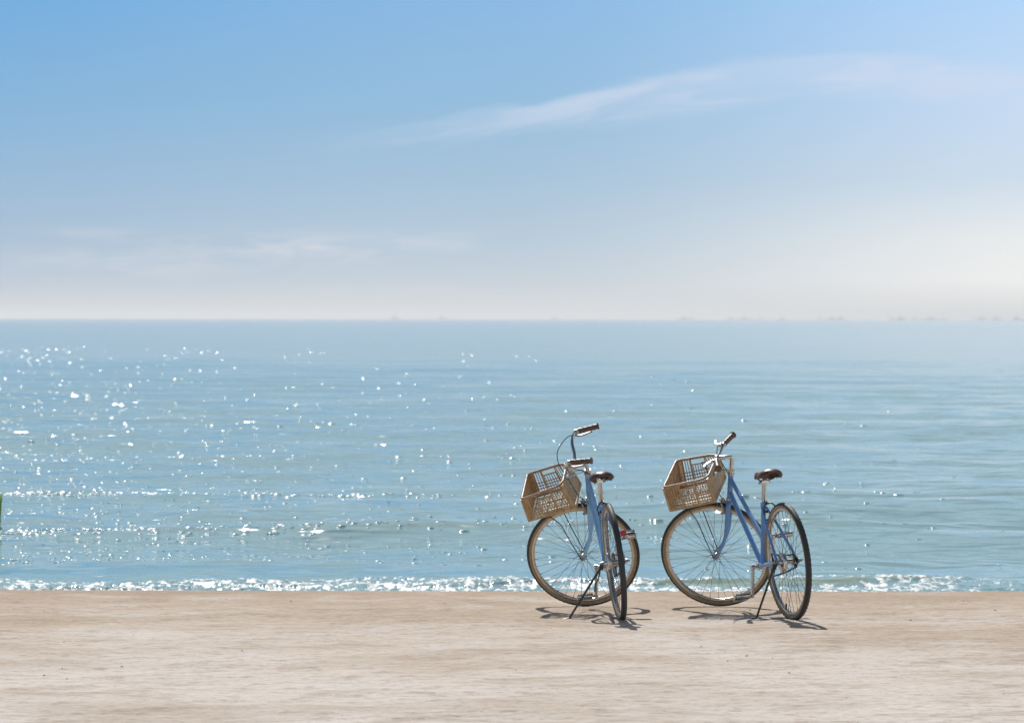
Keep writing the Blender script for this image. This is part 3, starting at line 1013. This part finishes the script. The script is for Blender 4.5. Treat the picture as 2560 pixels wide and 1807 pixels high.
cfgL = dict(lever_mat=M_steel, reflector=True, paint=M_sky, clamp=(.276, .786), saddle_dz=-.004, saddle_tilt=0.0, valve_rear=120, valve_front=172, crank=.11, pedal_tilt=(.25, -.35), foot=(.066, .289, .040),
            bar=[(.897, 0, .893), (.896, .06, .893), (.892, .12, .918), (.893, .175, .958), (.872, .212, .992)], grip=[(.836, .224, 1.002), (.716, .249, .976)],
            stemtop=(.815, 0, .893), lever_dir=(.5, -.1, -.5), lever_tip=(.765, .243, .962),
            basket=[(1.226, .178, .882), (.968, .160, .868), (1.247, .168, .735), (.955, .165, .705)],
            cables=[[(.864, -.205, .998), (.905, -.205, 1.0), (.952, -.18, .983), (.987, -.12, .958), (.992, -.06, .902), (.959, .02, .849), (.935, .08, .757), (.930, .05, .704), (.935, .03, .684)],
                    [(.860, .205, .985), (.90, .15, .95), (.89, .07, .90), (.85, .03, .85), (.80, .02, .76)]])
cfgR = dict(lever_mat=M_alu, reflector=False, paint=M_slate, clamp=(.283, .782), saddle_dz=.002, saddle_tilt=.07, valve_rear=-72, valve_front=212, crank=.03, pedal_tilt=(.35, .05), foot=(.098, .184, .024),
            bar=[(.890, 0, .932), (.882, .05, .938), (.872, .10, .950)], grip=[(.859, .137, .962), (.826, .259, .960)],
            stemtop=(.797, 0, .922), lever_dir=(.95, .12, .1), lever_tip=(.925, .205, .968),
            basket=[(1.200, .205, .905), (.932, .188, .890), (1.218, .170, .741), (.936, .180, .735)],
            cables=[[(.905, .135, .960), (.955, .10, .965), (.960, .06, .91), (.944, .06, .83), (.938, .05, .75), (.936, .03, .69)],
                    [(.905, -.135, .955), (.92, -.10, .90), (.885, -.04, .89), (.86, .0, .84), (.85, .01, .80)]])
bl = make_bicycle((.6280, 22.242, 5.65, 6.74, 76.49, -.07, -.0036), cfgL)
bl['label'] = 'sky blue bicycle seen nearly edge-on from behind, left of the other bicycle'
br_ = make_bicycle((1.614, 22.311, 16.78, 5.12, 59.76, .23, -.0043), cfgR)
br_['label'] = 'darker blue bicycle whose twin sloping tubes and open rear wheel show, right of the other'
for o in (bl, br_):
    o['category'] = 'bicycle'
    o['group'] = 'two bicycles parked on the sand'

# ------------------------------------------------------------------ fishing boats far out on the horizon
M_hull = simple('weathered_hull', (.14, .17, .19, 1), .6, 0, (.18, .21, .23, 1), scale=.6)
M_cabin = simple('boat_cabin_paint', (.22, .25, .27, 1), .5, 0, (.16, .19, .21, 1), scale=.6)


def make_boat(x, y, h_, w_, kind, heading):
    t = bpy.data.objects.new('fishing_boat', None)
    C.objects.link(t)
    t.location = (x, y, SEA_Z)
    t.rotation_euler = (0, 0, heading)
    hull = MB()
    V, F = [], []
    n_ = 14
    for i in range(n_ + 1):
        q = -1 + 2 * i / n_
        bw = w_ * .13 * max(.02, (1 - max(0, q) ** 2.2)) * (1 if q > -.8 else .85)
        sh = h_ * (.20 + .16 * max(0, q) ** 2 + .04 * q * q)
        V += [(q * w_ / 2, -bw, sh), (q * w_ / 2 * .93, -bw * .7, -.6), (q * w_ / 2 * .93, bw * .7, -.6), (q * w_ / 2, bw, sh)]
    for i in range(n_):
        for k in range(4):
            F.append((i * 4 + k, i * 4 + (k + 1) % 4, (i + 1) * 4 + (k + 1) % 4, (i + 1) * 4 + k))
    F += [(0, 1, 2, 3), tuple(n_ * 4 + k for k in (3, 2, 1, 0))]
    hull.add(V, F)
    hull.build('hull', M_hull, t)
    cb_ = MB()
    cx = w_ * (-.18 if kind % 2 else .08)
    cb_.box((cx, 0, h_ * .36), (w_ * .30, w_ * .16, h_ * .34))
    cb_.box((cx + w_ * .03, 0, h_ * .60), (w_ * .17, w_ * .13, h_ * .20))
    cb_.build('cabin', M_cabin, t)
    ma = MB().tube([(cx, 0, h_ * .6), (cx, 0, h_)], w_ * .012, n=6)
    ma.build('mast', M_hull, t)
    if kind != 1:
        bm_ = MB().tube([(w_ * .22, 0, h_ * .2), (w_ * .22, 0, h_ * .82)], w_ * .011, n=6)
        bm_.tube([(w_ * .22, 0, h_ * .40), (-w_ * .12, 0, h_ * .86)], w_ * .009, n=6)
        bm_.build('boom', M_hull, t)
    return t


boat_px = [(988, 13, 26), (1107, 12, 22), (1388, 9, 18), (1706, 13, 30), (1727, 10, 18), (1826, 8, 22), (1865, 9, 46), (1903, 8, 24), (1956, 9, 20), (2047, 9, 20), (2075, 11, 26),
           (2098, 13, 30), (2231, 9, 22), (2254, 15, 26), (2287, 9, 24), (2323, 9, 56), (2359, 9, 16), (2451, 13, 34), (2492, 11, 28), (2545, 14, 32)]
boat_label = ['faint boat on the horizon furthest to the left',
              'faint boat on the horizon, second from the left',
              'tiny boat on the horizon above the gap left of the left bicycle handlebar',
              'tall boat on the horizon just left above the right bicycle basket',
              'small boat close beside the tall one above the right bicycle basket',
              'low boat on the horizon straight above the raised grip of the right bicycle',
              'long low boat on the horizon right of the right bicycle handlebar',
              'low boat on the horizon straight above the saddle of the right bicycle',
              'small boat on the horizon above the rear wheel of the right bicycle',
              'first and lowest of three close boats right of the right bicycle',
              'middle one of three close boats right of the right bicycle',
              'last and tallest of three close boats right of the right bicycle',
              'small boat on the horizon left of the tallest boat',
              'tallest boat on the whole horizon, far right of the bicycles',
              'small boat on the horizon right beside the tallest boat',
              'longest low boat on the right half of the horizon',
              'shortest boat, just right of the longest low one',
              'third boat from the right edge on the horizon',
              'second boat from the right edge on the horizon',
              'boat on the horizon at the right edge of the view']
for i, ((bx_, hp, wp), lb) in enumerate(zip(boat_px, boat_label)):
    D_ = 8600 + 900 * math.sin(i * 2.3)
    o = make_boat((bx_ - 1280) / FPX * D_, D_, (hp + 1) * .88 * D_ / FPX, wp * .9 * D_ / FPX, i % 3, (0.25 if i % 2 else math.pi - .2))
    o['label'] = lb
    o['category'] = 'boat'
    o['group'] = 'far boats along the horizon'

# ------------------------------------------------------------------ green shoots standing in the shallows at the left edge
M_leaf = simple('green_leaf', (.30, .46, .14, 1), .5, 0, (.42, .50, .10, 1), scale=6)
lt = NT.__new__(NT)
lt.t = M_leaf.node_tree
pb_ = [n for n in lt.t.nodes if n.type == 'BSDF_PRINCIPLED'][0]
ob_ = [n for n in lt.t.nodes if n.type == 'OUTPUT_MATERIAL'][0]
trn = lt.n('ShaderNodeBsdfTranslucent', i_Color=(.45, .62, .12, 1))
mxs = lt.n('ShaderNodeMixShader')
mxs.inputs[0].default_value = .6
lt.l(pb_.outputs[0], mxs.inputs[1])
lt.l(trn.outputs[0], mxs.inputs[2])
lt.l(mxs.outputs[0], ob_.inputs[0])
pl = bpy.data.objects.new('reed_plant', None)
C.objects.link(pl)
px_, py_ = -5.03, 37.2
pl.location = (px_, py_, SEA_Z)
lf, stm = MB(), MB()
random.seed(4)
for k in range(150):
    a_ = random.uniform(0, 2 * math.pi)
    r0, r1 = random.uniform(0, .12), random.uniform(.06, .16)
    hh = random.uniform(.10, .42)
    p0 = Vector((r0 * math.cos(a_), r0 * math.sin(a_), -.05))
    p1 = Vector((r1 * math.cos(a_), r1 * math.sin(a_), hh))
    pm = p0.lerp(p1, .6) + Vector((0, 0, .06))
    w_ = random.uniform(.009, .016)
    lf.tube(spline([p0, pm, p1], 4), [w_ * .5, w_ * .8, w_, w_, w_ * .9, w_ * .8, w_ * .6, w_ * .35, .001], n=6, flat=.25)
lf.build('leaves', M_leaf, pl)
for k in range(5):
    a_ = k * 1.3
    stm.tube([(.04 * math.cos(a_), .04 * math.sin(a_), -.08), (.07 * math.cos(a_), .07 * math.sin(a_), .4)], [.006, .003], n=6)
stm.build('stem', M_leaf, pl)
pl['label'] = 'green leafy shoots in the water at the left edge of the view'
pl['category'] = 'plant'

# ------------------------------------------------------------------ humid sea air
hz_ = MB().box((0, 15700, 6.6), (184000, 32400, 19.0))
mh = bpy.data.materials.new('haze')
mh.use_nodes = True
T = NT(mh.node_tree)
pv = T.n('ShaderNodeVolumePrincipled')
pv.inputs['Color'].default_value = (.93, .95, .97, 1)
pv.inputs['Anisotropy'].default_value = 0.5
pv.inputs['Density'].default_value = 1.8e-4
mo = T.n('ShaderNodeOutputMaterial')
T.l(pv.outputs[0], mo.inputs['Volume'])
ho = hz_.build('haze', mh, None, None, False)
ho['kind'] = 'stuff'

# ------------------------------------------------------------------ bits of shell and weed scattered on the sand
M_deb = simple('dry_weed', (.16, .12, .09, 1), .8, 0, (.26, .20, .15, 1), scale=30)
rd = np.random.default_rng(3)
db = MB()
for k in range(170):
    y = rd.uniform(13.5, 24.3)
    x = rd.uniform(-.17, .17) * y
    L_ = min(.0018 + rd.exponential(.0018), .007)
    a_ = rd.normal(0, .6)
    z = .003 + .006 * rd.uniform()
    dx, dy = math.cos(a_) * L_, math.sin(a_) * L_
    db.tube([(x - dx, y - dy, z - .003), (x, y + .3 * dx, z + L_ * .15), (x + dx, y + dy, z - .003)], [L_ * .25, L_ * .4, L_ * .15], n=5)
do_ = db.build('beach_litter', M_deb)
do_['kind'] = 'stuff'
do_['label'] = 'tiny dark bits of shell and weed scattered on the sand'
do_['category'] = 'litter'
